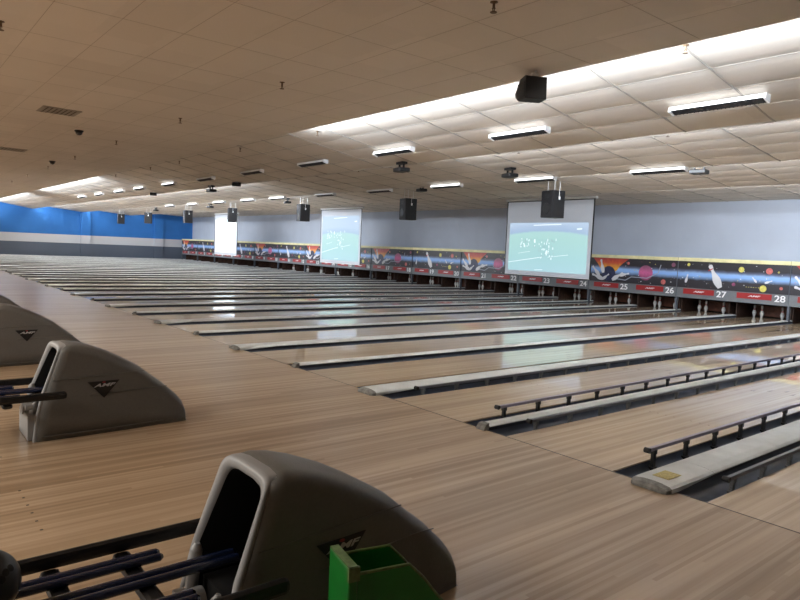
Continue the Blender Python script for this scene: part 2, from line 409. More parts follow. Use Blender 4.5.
m.add(vs, [(j * n + i, j * n + (i + 1) % n, (j + 1) * n + (i + 1) % n, (j + 1) * n + i) for j in range(len(st) - 1) for i in range(n)], 0)
m.add(rings[0], [tuple(range(n))], 0); m.add(rings[-1], [tuple(range(n))], 0)
m.f = m.f; mend = m.build('cap_end', [M['cap'], M['cap_end']], t)
for p in mend.data.polygons:
    if p.center.y < -.05: p.material_index = 1
m = MB(); m.box(-.05, .075, .02, .20, .0605, .063); m.build('label', M['cap_label'], t, rotz=.0)
wc = t
for k in range(-1, 16):
    if k == 0: continue
    x, lab = wide_cap(k)
    if k == -1: continue
    o = dup(wc, lab, (x, 0, 0), 'wide division caps')
    for ch in list(o.children):
        if ch.name.startswith('label'): bpy.data.objects.remove(ch)
hw2 = NS / 2 - GW
t = thing('division_cap', 'x', 'division cap', (narrow_x(0), 0, 0), 0, 'narrow division caps'); w2 = hw2 + .02
m = MB(); m.prism(cap_prof(.0, w2), 'y', .02, YM + .3); m.build('cap_top', M['cap'], t)
m = MB(); m.box(-hw2, hw2, .006, YM + .3, -.19, .026); m.build('cap_base', M['capbase'], t)
m = MB(); m.prism([(-.05, 0), (-.045, .02), (-.02, .052), (.02, .062), (.02, 0)], 'x', -w2 * .8, w2 * .8); m.build('cap_end', M['cap_end'], t, (0, 0, 0))
nc = t; t['label'] = 'narrow white division cap between the two railed gutters, nearest narrow one'
for k in range(-1, 16):
    if k == 0: continue
    lab = 'narrow white division cap between lanes %d and %d' % (30 - 2 * k, 31 - 2 * k)
    if k == 15: lab = 'narrow white division cap against the blue and grey side wall'
    if k == -1: lab = 'narrow white division cap beyond the right edge of the view'
    dup(nc, lab, (narrow_x(k), 0, 0), 'narrow division caps')

# bumper rails
def bumper(label, x, side, posts=30):
    """side: -1 the rail stands in the gutter left of the lane, +1 right"""
    t = thing('bumper_rail', label, 'bumper rail', (x, .42, 0), 0, 'bumper rails in the gutters')
    h = 0 if side > 0 else -.045
    m = MB(); m.box(-.016, .016, 0, 15.3, .085 + h, .115 + h); m.build('rail', M['rail' if side > 0 else 'railgrey'], t, bevel=.005)
    m = MB(); m.tube((-.022, 0.01, .1 + h), (.022, .01, .1 + h), .022, 12); m.build('end_knob', M['black'], t)
    m = MB(); m.box(-.013, .013, -.018, .018, -.085, .086 + h); m.box(-.02, .02, -.028, .028, -.09, -.05)
    m.box(-.016, .02, -.022, .022, .055 + h, .088 + h)
    p0 = m.build('post', M['black' if side > 0 else 'fascia'], t, (0, .11, 0))
    for i in range(1, posts):
        q = p0.copy(); C.objects.link(q); q.parent = t; q.location = (0, .11 + i * .53, 0)
L31, L30, L32 = lane_x(31), lane_x(30), lane_x(32)
bumper('purple grey bumper rail left of the nearest wide cap', L31 + LW / 2 + .035, 1, 29)
bumper('purple grey bumper rail on the far side of the nearest narrow cap', L30 + LW / 2 + .045, 1, 29)
bumper('low bumper rail on the near side of the nearest narrow cap', L31 - LW / 2 - .10, -1, 29)
bumper('low bumper rail on the near side of the second wide cap', L30 - LW / 2 - .12, -1, 29)
bumper('bumper rail to the right of the nearest wide cap', L32 - LW / 2 - .07, -1, 29)

# ------------------------------------------------------------------ masking units, one per pair of lanes
def disc(m, cx, cz, r, mi, y, n=20, sx=1.0, rot=0):
    pts = []
    for i in range(n):
        a = 2 * PI * i / n; px, pz = r * sx * math.cos(a), r * math.sin(a)
        pts.append((cx + px * math.cos(rot) - pz * math.sin(rot), cz + px * math.sin(rot) + pz * math.cos(rot)))
    m.prism(pts, 'y', y - .0008, y, mi)
def pin_shape(m, cx, cz, h, rot, mi, y):
    prof = [(.0, 1), (.055, .985), (.083, .94), (.08, .88), (.06, .79), (.055, .72), (.075, .62), (.115, .5), (.15, .38), (.155, .29), (.135, .16), (.10, .05), (.085, 0)]
    pts = [(a, b_ - .5) for a, b_ in prof] + [(-a, b_ - .5) for a, b_ in prof[::-1]][:-1]
    pts = [(cx + h * (a * math.cos(rot) - b_ * math.sin(rot)), cz + h * (a * math.sin(rot) + b_ * math.cos(rot))) for a, b_ in pts]
    m.prism(pts, 'y', y - .0012, y, mi)
MATS = [M['space'], M['fire'], M['pinprint'], M['bballprint'], M['pink'], M['yplanet'], M['rplanet'], M['white'], M['comet'], M['pinred']]
HP = P / 2
def mural(kind):
    """coordinates: x from -HP..HP, z .80..1.66, front face at y=0"""
    m = MB(); m.box(-HP + .012, HP - .012, 0, .03, .80, 1.66, 0)
    rnd = random.Random(kind + 3)
    for i in range(46):
        r = rnd.choice([.006, .008, .012, .016]); disc(m, rnd.uniform(-HP + .1, HP - .1), rnd.uniform(.84, 1.62), r, rnd.choice([7, 7, 7, 5, 6, 8]), -.0006, 8)
    if kind == 0:
        ex = -HP + .86
        pts = []                                         # burst of fire, wide above and narrow at the ball
        top = [(ex - .72, 1.655), (ex + .70, 1.655)]
        pts = [(ex - .72, 1.655), (ex - .50, 1.42), (ex - .42, 1.30), (ex - .30, 1.22), (ex - .2, 1.02), (ex + .12, .98), (ex + .18, 1.16), (ex + .30, 1.25), (ex + .38, 1.38), (ex + .52, 1.50), (ex + .74, 1.655)]
        m.prism(pts, 'y', -.002, 0, 1)
        disc(m, ex - .05, 1.10, .27, 3, -.0022, 28)
        pin_shape(m, ex - .33, 1.36, .50, .25, 2, -.003); pin_shape(m, ex - .58, 1.18, .46, .75, 2, -.0032)
        pin_shape(m, ex - .50, .97, .50, 1.25, 2, -.0034); pin_shape(m, ex - .16, .98, .34, -.9, 2, -.0036)
        pin_shape(m, ex + .32, 1.02, .50, -1.0, 2, -.0034); pin_shape(m, ex + .58, 1.10, .40, -1.35, 2, -.0036)
        disc(m, HP - 1.14, 1.20, .26, 4, -.003, 28); 
        for (a, b_) in (((-.55, .93), (-.2, .90)), ((-.2, .90), (.02, 1.03)), ((.02, 1.03), (.62, 1.02)), ((.62, 1.02), (1.02, 1.22)), ((1.02, 1.22), (1.10, 1.5))):
            dx, dz = b_[0] - a[0], b_[1] - a[1]; l = math.hypot(dx, dz); nx, nz = -dz / l * .014, dx / l * .014
            m.prism([(a[0] + nx, a[1] + nz), (b_[0] + nx, b_[1] + nz), (b_[0] - nx, b_[1] - nz), (a[0] - nx, a[1] - nz)], 'y', -.0045, -.0035, 8)
        disc(m, HP - .48, .93, .085, 6, -.002); disc(m, HP - .16, 1.52, .07, 4, -.002); disc(m, ex + .72, 1.5, .05, 6, -.002)
    else:
        pin_shape(m, -.47, 1.22, .80, .48, 2, -.003)
        m.prism([(-.70, 1.395), (-.56, 1.47), (-.545, 1.445), (-.685, 1.37)], 'y', -.0045, -.003, 9)
        pin_shape(m, -HP + .32, 1.10, .28, -.2, 2, -.002)
        disc(m, -HP + .36, 1.55, .05, 5, -.002); disc(m, .32, 1.47, .085, 5, -.002, 24); disc(m, 1.12, 1.46, .095, 6, -.002, 24)
        disc(m, .98, .93, .10, 5, -.002, 24); disc(m, .12, 1.0, .055, 4, -.002); disc(m, HP - .22, .97, .045, 6, -.002)
        disc(m, 1.38, 1.44, .03, 5, -.002); pin_shape(m, .72, 1.18, .20, .7, 2, -.002); pin_shape(m, 1.12, 1.14, .22, -1.2, 2, -.002)
        for i in range(6): disc(m, .50 + i * .07, .95, .012, 5, -.002, 8)
    return m
proto = {}
def masking(k):                                          # k: wide cap index, lanes 31-2k and 32-2k
    n1, n2 = 31 - 2 * k, 32 - 2 * k; kind = 0 if (n1 % 4) == 1 else 1
    pic = ('bursting pins and a pink planet' if kind == 0 else 'a large tilted white pin and small planets')
    t = thing('masking_unit', 'masking panel with %s over lanes %d and %d' % (pic, n1, n2), 'masking panel', (wide_x(k), YM, 0), 0, 'masking panels along the pin end')
    if kind not in proto:
        d = {}
        d['mural_panel'] = mural(kind).build('mural_panel', MATS, t)
        m = MB(); m.box(-HP + .008, HP - .008, -.03, .24, 1.66, 1.775); m.box(-HP + .008, HP - .008, -.045, -.03, 1.67, 1.69); d['top_trim'] = m.build('top_trim', M['yellow'], t)
        m = MB(); m.box(-HP + .008, HP - .008, -.01, .05, .47, .795); m.box(-HP + .008, HP - .008, -.022, -.01, .775, .795); m.box(-HP + .008, HP - .008, -.022, -.01, .47, .485)
        d['lower_fascia'] = m.build('lower_fascia', M['fascia'], t)
        for h in (0, 1):
            cx = -HP / 2 + h * HP
            m = MB(); m.box(cx - .60, cx + .40, -.03, -.01, .60, .77); pl = m.build('name_plate', M['redplate'], t); d['name_plate%d' % h] = pl
            text_mesh('lettering', 'AMF', .07, M['white'], pl, T(cx - .10, -.031, .685) @ RX, .001, .3, 2.4, .002)
        m = MB(); m.box(-HP + .002, -HP + .062, -.05, .06, 0.001, .47); m.box(-HP, -HP + .012, -.03, 0, .47, 1.775)
        d['support_post'] = m.build('support_post', M['post'], t)
        proto[kind] = t
    else:
        for ch in proto[kind].children:
            if ch.name.startswith('lane_number'): continue
            c = ch.copy(); C.objects.link(c); c.parent = t
            for g in ch.children:
                e = g.copy(); C.objects.link(e); e.parent = c
    for h, nn in ((0, n1), (1, n2)):
        cx = -HP / 2 + h * HP + .628
        text_mesh('lane_number', str(nn), .27, M['white'], t, T(cx, -.024, .655) @ RX, .004, 0, 1.15, .004)
for k in range(0, 16): masking(k)

# ------------------------------------------------------------------ pinsetters and pins
m_def = {}
def pinsetter(n):
    x = lane_x(n); lab = 'dark pinsetter pit with brown board behind the opening under number %d' % n
    if m_def: return dup(m_def['t'], lab, (x, YM, 0), 'pinsetters behind the masking')
    t = thing('pinsetter', lab, 'pinsetter', (x, YM, 0), 0, 'pinsetters behind the masking'); m_def['t'] = t
    m = MB(); m.box(-LW / 2, LW / 2, .335, 1.2, -.1, 0); m.build('pin_deck', M['lane'], t)
    for sgn in (-1, 1):
        m = MB(); xx = sgn * (LW / 2 + GW + .012); m.box(xx - .012, xx + .012, .35, 2.2, -.1, 1.5); m.build('kickback', M['kick'], t)
    m = MB(); m.box(-LW / 2 - .1, LW / 2 + .18, 1.25, 1.29, .03, .36); m.box(-LW / 2 - .1, LW / 2 + .18, 1.22, 1.25, .30, .36); m.build('sweep_board', M['sweep'], t)
    m = MB(); m.box(-LW / 2 - GW, LW / 2 + GW, 2.1, 2.12, -.1, 1.5); m.build('curtain', M['pit'], t)
    m = MB(); m.box(-LW / 2, LW / 2, .6, 1.9, .62, .70); m.tube((-.5, .62, .6), (.5, .62, .6), .03); m.build('pin_table', M['pit'], t)
    return t
for n in range(1, 33): pinsetter(n)
pp = [(.026, 0), (.029, .01), (.038, .05), (.052, .09), (.0605, .114), (.058, .15), (.045, .19), (.030, .225), (.0235, .254), (.0245, .28), (.031, .32), (.0325, .345), (.029, .365), (.016, .378), (.004, .381)]
mt = [0] * 14; mt[7] = 1; mt[8] = 0; mt[6] = 0
m = MB(); m.lathe(pp, 14, 0, (0, 0, 0), mt)
pin0 = m.build('bowling_pin', [M['pinwhite'], M['pinred']])
first = True
for n in range(11, 31):
    x = lane_x(n)
    rnd = random.Random(n)
    places = [(-.46 + rnd.uniform(-.03, .03), .95, 'leftmost'), (-.20 + rnd.uniform(-.03, .03), .86, 'middle'), (.36 + rnd.uniform(-.03, .03), .86, 'rightmost')]
    for (dx, dy, wd) in places:
        lab = 'white bowling pin standing under number %d, %s of its three' % (n, wd)
        if first: o = pin0; first = False
        else: o = pin0.copy(); C.objects.link(o)
        o.location = (x + dx, YM + dy, 0); tag(o, lab, 'bowling pin', 'pins standing at the lane ends')

# ------------------------------------------------------------------ ball returns
def lerp(a, b_, t): return a + (b_ - a) * t
TOP = [(-3.165, .722), (-3.10, .733), (-3.02, .722), (-2.92, .694), (-2.80, .646), (-2.68, .582), (-2.56, .505), (-2.47, .428), (-2.415, .385), (-2.37, .35), (-2.31, .295), (-2.245, .235), (-2.20, .18), (-2.18, .12), (-2.175, .0)]
def hood():
    nA = 6
    rings = []
    for (yy, h) in TOP:
        s_ = max(0, (yy + 3.165) / .99); ring = []
        wt = .195 - .03 * s_; wb = .245 - .07 * max(0, s_ - .3) / .7; r = min(.055 + .03 * min(1, s_ * 2), h * .45)
        if yy > -2.41: wt += .012; wb += .012
        def W(z): return lerp(wb, wt, min(1, z / .76))
        zs = [0, h * .25, h * .5, h - r]
        half = [(W(z), z) for z in zs]
        ww = W(h - r)
        for i in range(1, nA + 1):
            a = PI / 2 * i / nA; half.append((ww - r + r * math.cos(a), h - r + r * math.sin(a)))
        half.append((ww * .4, h + .006)); 
        full = half + [(-a, b_) for a, b_ in half[::-1]]
        for (px, pz) in full:
            t_ = max(0, 1 - s_ * 1.6)
            tilt = -.205 * (1 - min(1, pz / .76) ** 1.6) * t_
            ring.append(Vector((px, yy + tilt, pz)))
        rings.append(ring)
    return rings
R_ = hood(); NR = len(R_[0])
t = thing('ball_return', 'nearest grey ball return hood with black rack, behind the green ramp', 'ball return', (0, 0, 0), 0, 'ball returns on the approach')
m = MB(); vs = [v for r in R_ for v in r]
m.add(vs, [(j * NR + i, j * NR + i + 1, (j + 1) * NR + i + 1, (j + 1) * NR + i) for j in range(len(R_) - 1) for i in range(NR - 1)], 0, True)
m.add(R_[-1], [tuple(range(NR))], 0)
hd = m.build('hood', M['hood'], t)
sol = hd.modifiers.new('thick', 'SOLIDIFY'); sol.thickness = .012; sol.offset = -1
# rim around the rear opening
m = MB(); r0 = R_[0]; zc = .42
def inset(v, d, dy):
    c0 = Vector((0, v.y, .40)); 
    x = v.x - math.copysign(min(abs(v.x), d), v.x) if abs(v.x) > .09 else v.x * (1 - d / .19)
    z = v.z - d if v.z > .6 else v.z
    return Vector((x, v.y + dy, z))
secs = []
for d, dy in ((-.005, .045), (-.008, .0), (.0, -.018), (.018, -.026), (.036, -.022), (.042, -.008)):
    secs.append([inset(v, d, dy) for v in r0])
vs = [v for s_ in secs for v in s_]
m.add(vs, [(j * NR + i, j * NR + i + 1, (j + 1) * NR + i + 1, (j + 1) * NR + i) for j in range(len(secs) - 1) for i in range(NR - 1)], 0, True)
rim = m.build('hood_rim', M['hoodrim'], t)
# dark throat
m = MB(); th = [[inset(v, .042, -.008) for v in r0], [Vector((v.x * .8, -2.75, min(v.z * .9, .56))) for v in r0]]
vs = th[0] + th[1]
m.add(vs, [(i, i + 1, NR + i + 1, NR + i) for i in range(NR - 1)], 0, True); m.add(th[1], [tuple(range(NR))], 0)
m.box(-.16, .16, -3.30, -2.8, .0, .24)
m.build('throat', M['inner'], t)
# lift mechanism at the foot of the opening
m = MB()
m.tube((-.15, -3.37, .05), (-.15, -3.335, .36), .026, 12); m.tube((-.15, -3.335, .36), (-.15, -3.33, .385), .026, 12, 0, .012)
m.tube((.09, -3.39, .05), (.10, -3.36, .25), .03, 12); m.tube((.10, -3.36, .25), (.105, -3.35, .29), .03, 12, 0, .010)
m.box(-.185, .185, -3.42, -3.36, .0, .20); m.tube((-.02, -3.43, .22), (-.02, -3.36, .22), .05, 14); m.tube((.15, -3.43, .26), (.15, -3.38, .26), .022, 10)
m.build('lift_bracket', M['hoodrim'], t, bevel=.006)
# moulded seam lines on both sides
m = MB()
for sgn in (-1, 1):
    for (za, zb, ya, yb) in ((.465, .487, -3.25, -2.55), (.325, .335, -2.98, -2.355)):
        def side(y, z):
            s_ = (y + 3.20) / 1.03; wt = .195 - .03 * s_; wb = .245 - .07 * max(0, s_ - .3) / .7
            if y > -2.41: wt += .012; wb += .012
            return sgn * (lerp(wb, wt, min(1, z / .76)) + .0015)
        pts = [(lerp(ya, yb, i / 8), lerp(za, zb, i / 8)) for i in range(9)]
        for a, b_ in zip(pts, pts[1:]):
            m.tube((side(*a), a[0], a[1]), (side(*b_), b_[0], b_[1]), .0035, 5)
    m.tube((sgn * .246, -3.34, .035), (sgn * .246, -2.9, .035), .004, 5); m.tube((sgn * .246, -2.9, .035), (sgn * .188, -2.2, .035), .004, 5)
m.build('seam', M['hood'], t)
# logo on both sides
def side_m(sgn, y, z, off):
    s_ = (y + 3.20) / 1.03; wt = .195 - .03 * s_; wb = .245 - .07 * max(0, s_ - .3) / .7
    x = sgn * (lerp(wb, wt, z / .76) + off); tl = math.atan((wb - wt) / .76)
    yaw = -math.atan(.03 / 1.03 * z / .76 + .055 / .72 * (1 - z / .76) * (1 if s_ > .3 else 0))
    R = Matrix.Rotation(sgn * PI / 2, 4, 'Z') @ RX                   # text reads facing +-X
    tiltm = Matrix.Rotation(-sgn * tl, 4, 'Y'); yw = Matrix.Rotation(-sgn * yaw, 4, 'Z') if False else Matrix.Rotation(sgn * abs(yaw) , 4, 'Z')
    return T(x, y, z) @ yw @ tiltm @ R
for sgn in (1, -1):
    mm = side_m(sgn, -2.875, .365, .003)
    g = MB(); g.prism([(-.125, .065), (.125, .065), (0, -.075)], 'z', -.002, .0015)
    for i in range(len(g.v)): g.v[i] = tuple(mm @ Vector(g.v[i]))
    lg = g.build('logo', M['logo_black'], t)
    text_mesh('lettering', 'AMF', .036, M['logo_white'], lg, mm @ T(0, .030, .002), .0008, .35, 2.2, .001)
    g = MB(); g.prism([(.014 * math.cos(a), .055 + .006 * math.sin(a)) for a in [i * PI / 4 for i in range(8)]], 'z', .0015, .003)
    for i in range(len(g.v)): g.v[i] = tuple(mm @ Vector(g.v[i]))
    g.build('red_dot', M['logo_red'], lg)
# rack
def bar(name, x0, x1, z0, z1, y0, y1, mt_='black', bev=.02):
    m = MB(); m.box(x0, x1, y0, y1, z0, z1); return m.build(name, M[mt_], t, bevel=bev)
RY = -5.35
bar('outer_rail', -.372, -.325, .335, .395, RY, -2.98)
bar('outer_rail', .285, .332, .335, .395, RY, -3.17)
def rnd_rail(x, y1):
    m = MB(); m.tube((x, RY, .352), (x, y1, .352), .017, 12); m.tube((x, y1, .352), (x, y1 + .012, .352), .017, 12, 0, .008); m.build('ball_rail', M['blackgloss'], t)
rnd_rail(-.225, -3.47); rnd_rail(-.182, -3.47); rnd_rail(-.062, -3.22); rnd_rail(-.012, -3.22); rnd_rail(.15, -3.47); rnd_rail(.19, -3.47)
for yy in (-5.2, -4.7, -4.25, -3.83, -3.57): bar('cross_bar', -.36, .32, .295, .335, yy - .036, yy + .036)
for yy in (-5.1, -4.35):
    m = MB(); m.box(-.09, .09, yy - .07, yy + .07, .02, .30); m.box(-.2, .2, yy - .13, yy + .13, 0, .025); m.build('pedestal', M['black'], t, bevel=.01)
br = t
BRL = ['', 'grey ball return hood with black rails, whole side and logo in view on the left', 'grey ball return hood with triangle logo, cut by the left edge behind the nearer one',
       'top of a grey ball return hood at the left edge, farthest one showing', 'grey ball return hood farther along the approach, past the left edge']
for k, x in ((1, -3.475), (2, -6.88), (3, -10.25)):
    dup(br, BRL[k], (x, 0, 0))

# bowling ball on the near rack
t = thing('bowling_ball', 'black bowling ball with finger holes on the rack at bottom left', 'bowling ball', (-.105, -4.068, .455))
m = MB(); n = 28; prof = [(.108 * math.sin(PI * i / 20) + 1e-4, -.108 * math.cos(PI * i / 20)) for i in range(21)]
m.lathe(prof, n); m.build('ball', M['ball'], t)
m = MB()
for d in ((.80, .55, .60), (.90, .38, .42), (.60, .70, .62)):
    v = Vector(d).normalized(); m.tube(v * .1, v * .1084, .0125, 14)
m.build('finger_holes', M['ballhole'], t)

# green ball ramp
t = thing('ball_ramp', 'green metal ball ramp in front of the nearest ball return', 'bowling ramp', (.60, -3.115, 0), -.2)
def ramp_top(y):                                          # height of the side walls
    pts = [(0, .548), (.19, .545), (.25, .485), (.32, .395), (.41, .30), (.52, .21), (.68, .13), (.9, .075), (1.1, .05)]
    for a, b_ in zip(pts, pts[1:]):
        if y <= b_[0]: return lerp(a[1], b_[1], (y - a[0]) / (b_[0] - a[0]))
    return .05
for sx in (-.075, .075):
    m = MB(); ys = [i * .05 for i in range(0, 23)] ; ys += [.19]; ys = sorted(set(ys))
    pts = [(y, ramp_top(y)) for y in ys]
    low = [(y, max(.0, ramp_top(y) - .36 if y < .5 else 0)) for y in ys]
    poly = pts + [(1.1, 0), (0, 0)]
    m.prism([(p[0], p[1]) for p in poly], 'x', sx - .004, sx + .004); m.build('side_wall', M['green'], t)
    m = MB()
    for a, b_ in zip(pts, pts[1:]): m.tube((sx, a[0], a[1]), (sx, b_[0], b_[1]), .0055, 8)
    m.build('worn_edge', M['greenedge'], t)
m = MB(); ys = [0, .2, .29, .36, .44, .54, .68, .9, 1.1]
vs = []
for y in ys: vs += [(-.075, y, max(.012, ramp_top(y) - .07)), (.075, y, max(.012, ramp_top(y) - .07))]
m.add(vs, [(2 * i, 2 * i + 1, 2 * i + 3, 2 * i + 2) for i in range(len(ys) - 1)]); m.add([(a, b_, c_ - .006) for a, b_, c_ in vs], [(2 * i, 2 * i + 1, 2 * i + 3, 2 * i + 2) for i in range(len(ys) - 1)])
m.build('ball_track', M['green'], t)
m = MB(); m.box(-.085, .085, -.035, -.002, 0, .575); m.build('back_plate', M['green'], t, bevel=.006)
m = MB(); m.box(-.083, .083, -.034, -.003, .575, .580); m.box(.075, .087, -.036, 0.004, .53, .577); m.build('worn_edge', M['greenedge'], t)

# ------------------------------------------------------------------ strip lights
def strip_light(label, x, y, z, group, rot=0):
    if 'sl' in m_def: return dup(m_def['sl'], label, (x, y, z), group)
    t = thing('strip_light', label, 'strip light', (x, y, z), 0, group); m_def['sl'] = t
    h = .585
    m = MB(); m.prism([(-.050, 0), (-.06, -.048), (-.045, -.055), (-.02, -.005)], 'x', -h, h); m.build('lit_reflector', M['tube'], t)
    m = MB(); m.prism([(-.06, -.050), (-.045, -.060), (.05, -.092), (.06, -.075), (-.02, -.045)], 'x', -h + .01, h - .01)
    for i in range(24):
        xx = -h + .03 + i * .0495; m.prism([(-.06, -.055), (-.045, -.066), (.05, -.097), (.055, -.085)], 'x', xx, xx + .012)
    m.build('louver', M['louver'], t)
    m = MB(); m.prism([(-.02, 0), (-.02, -.045), (.06, -.075), (.065, 0)], 'x', -h, h); m.build('housing', M['housing'], t)
    for s_ in (-1, 1):
        m = MB(); m.prism([(-.055, .003), (-.07, -.065), (-.045, -.073), (.055, -.102), (.07, -.075), (.07, .003)], 'x', s_ * h - .012 + s_ * .012, s_ * h + .012 + s_ * .012); m.build('end_cap', M['housing'], t)
    return t
def unlit(o):
    for ch in o.children:
        if ch.name.startswith('lit_reflector'):
            me = ch.data.copy(); me.materials.clear(); me.materials.append(M['housing']); ch.data = me; ch.name = 'unlit_reflector'  # plain white, without the painted glow
def bay_z(y):
    for (y0, z0, y1, z1) in BAYS:
        if y0 <= y <= y1: return lerp(z0, z1, (y - y0) / (y1 - y0))
xs1 = [-1.70, -4.95, -8.27, -11.42, -14.64, -17.9, -21.2, -24.5, -27.2, -30.4, -33.6]
for i, x in enumerate(xs1):
    lab = 'white strip light with black louver in the front row, ' + (ORD[i] + ' from the right' if i else 'nearest and largest of all')
    y = 3.97; o = strip_light(lab, x, y, bay_z(y) - .045, 'front row of strip lights')
    if 3 <= i <= 5: unlit(o)
xs2 = [-4.85, -8.05, -11.2, -14.3, -17.5, -21.0, -23.6, -26.6, -29.8, -33.0]
for i, x in enumerate(xs2):
    lab = 'small strip light with black louver in the second row, ' + (ORD[i] + ' from the right' if i else 'rightmost one')
    y = 8.22; o = strip_light(lab, x, y, bay_z(y) - .04, 'second row of strip lights')
    if i in (3, 4): unlit(o)

# ------------------------------------------------------------------ hanging loudspeakers
spk = []
sx_ = [-8.82, -14.95, -21.95, -29.0, -35.0, -42.0, -48.1]
names = ['largest black loudspeaker on white rods in front of the right-hand screen', 'black loudspeaker hanging between the middle and right-hand screens',
         'black loudspeaker hanging just left of the middle screen', 'black loudspeaker hanging over the right edge of the leftmost screen',
         'black loudspeaker hanging where the blue wall meets the grey wall', 'small black loudspeaker before the blue wall, second from the left', 'smallest black loudspeaker before the blue wall, leftmost']
def loudspeaker(i):
    loc = (sx_[i], 10.0, 3.02); rz = -.25
    if i: return dup(spk[0], names[i], loc, 'hanging loudspeakers', rz + (.0, .0, .05, -.1, .1, -.15, .1)[i])
    t = thing('loudspeaker', names[i], 'loudspeaker', loc, rz, 'hanging loudspeakers'); spk.append(t)
    m = MB(); m.prism([(-.25, -.22), (.25, -.22), (.19, .22), (-.19, .22)], 'z', -.36, .36); m.build('cabinet', M['speaker'], t, bevel=.012)
    m = MB(); m.box(-.235, .235, -.235, -.222, -.345, .345); m.build('grille', M['grille'], t)
    m = MB(); m.lathe([(.15, 0), (.14, .01), (.10, -.005), (.03, -.01)], 20); o = m.build('woofer', M['speaker'], t, (0, -.236, -.12)); o.rotation_euler = (PI / 2, 0, 0)
    m = MB(); m.box(-.10, .10, -.245, -.234, .16, .28); m.build('horn', M['speaker'], t)
    for (dx, dy) in ((-.12, -.12), (.14, -.1), (.05, .14)):
        m = MB(); m.tube((dx, dy, .36), (dx, dy, bay_z(10) - 3.02 + .02), .011, 8); m.tube((dx, dy, .34), (dx, dy, .38), .02, 8); m.build('hanging_rod', M['white'], t)
    m = MB(); m.box(.2, .235, -.02, .03, .12, .2); m.box(.215, .225, -.01, .0, .2, .4); m.build('bracket', M['white'], t)
    return t
for i in range(7): loudspeaker(i)

# ------------------------------------------------------------------ projectors
pj = []
def projector(label, x, y, z, rz):
    c = bay_z(y)
    if pj: o = dup(pj[0], label, (x, y, c - .03), 'ceiling projectors', rz); return o
    t = thing('projector', label, 'projector', (x, y, c - .03), rz, 'ceiling projectors'); pj.append(t)
    m = MB(); m.box(-.17, .17, -.13, .13, -.20, -.11); m.build('body', M['projector'], t, bevel=.02)
    m = MB(); m.tube((.06, .12, -.155), (.06, .155, -.155), .035, 14); m.build('lens', M['lens'], t)
    for s_ in (-.1, .1):
        m = MB(); m.box(s_ - .012, s_ + .012, -.02, .02, -.12, -.02); m.build('mount_arm', M['black'], t)
    m = MB(); m.box(-.14, .14, -.07, .07, -.03, .02); m.build('mount_plate', M['black'], t)
    return t
for a in (('dark grey projector under the right end of a second-row strip light', -4.55, 9.35, 0, .1),
          ('dark projector hanging left of the right-hand screen, tilted', -8.0, 7.25, 0, -.25),
          ('dark projector hanging between the two strip light rows, above the middle loudspeakers', -9.0, 4.80, 0, -.2),
          ('small dark projector above the loudspeaker between the two right-hand screens', -13.5, 9.3, 0, -.3),
          ('small dark projector left of the middle screen, near its loudspeaker', -23.2, 9.9, 0, -.3),
          ('tiny dark projector above the leftmost screen', -31.6, 9.9, 0, 0),
          ('tiny dark projector in front of the blue wall', -40.3, 9.9, 0, 0),
          ('small dark projector above and left of the leftmost screen', -19.4, 4.8, 0, 0)): projector(*a)
# wedge loudspeakers hung near the ceiling edge
wd = []
def wedge(label, x, y, z, rz):
    zt = .205
    if wd:
        o = dup(wd[0], label, (x, y, z), 'wedge loudspeakers at the ceiling', rz); o.scale = (1, 1, .45); return o
    t = thing('wedge_loudspeaker', label, 'loudspeaker', (x, y, z), rz, 'wedge loudspeakers at the ceiling'); wd.append(t)
    m = MB(); m.prism([(-.19, -.02), (-.04, .12), (.14, .13), (.15, -.13), (-.06, -.13), (-.17, -.07)], 'y', -.13, .13); m.build('cabinet', M['speaker'], t, bevel=.012)
    m = MB(); m.box(-.10, .13, -.137, -.13, -.11, .07); m.build('grille', M['grille'], t)
    m = MB(); m.box(-.02, .10, -.04, .04, .12, .17); m.tube((.06, 0, .15), (.11, 0, .195), .012, 8); m.tube((0, 0, .15), (0, 0, zt), .014, 8); m.build('bracket', M['housing'], t)
    return t
wedge('dark wedge-shaped loudspeaker at the near ceiling edge, above the right-hand screen', -2.82, 1.72, 3.55, -.5)
wedge('dark wedge-shaped loudspeaker on the ceiling between the left and middle screens', -17.3, 4.75, bay_z(4.75) - .095, -.35)
wedge('small dark wedge-shaped loudspeaker on the ceiling near the blue wall', -25.2, 4.75, bay_z(4.75) - .095, -.35)

# ------------------------------------------------------------------ sprinklers, domes, vents
def sprinkler(label, x, y, z, group):
    if 'sp' in m_def: return dup(m_def['sp'], label, (x, y, z), group)
    t = thing('sprinkler_head', label, 'sprinkler', (x, y, z), 0, group); m_def['sp'] = t
    m = MB(); m.lathe([(.035, 0), (.035, -.006), (.012, -.012), (.012, -.05), (.018, -.055)], 12); m.build('body', M['brass'], t)
    m = MB(); m.tube((0, 0, -.09), (0, 0, -.085), .03, 12); m.tube((-.014, 0, -.05), (-.004, 0, -.086), .004, 6); m.tube((.014, 0, -.05), (.004, 0, -.086), .004, 6); m.build('deflector', M['brass'], t)
    return t
for i, (x, y) in enumerate([(-1.68, -.18), (-5.54, -.09), (-9.2, -.09), (-13.05, -.09), (-17.0, -.05), (-20.7, 0), (-24.7, .1), (-28.6, .17)]):
    sprinkler('small dark sprinkler head on the low ceiling, ' + ORD[i] + ' of its row from the right', x, y - .0, ZA + .002, 'sprinklers on the low ceiling')
sprinkler('small dark sprinkler head in the upper left corner of the low ceiling', -5.6, -3.28, ZA, 'sprinklers on the low ceiling')
for i, x in enumerate([-1.35, -9.0, -12.5, -16.5, -19.0, -22.8]):
    y = 2.6 if i else 2.45
    sprinkler('small sprinkler head in the first raised ceiling bay, ' + ORD[i] + ' from the right', x, y, bay_z(y) - .02, 'sprinklers in the raised ceiling')
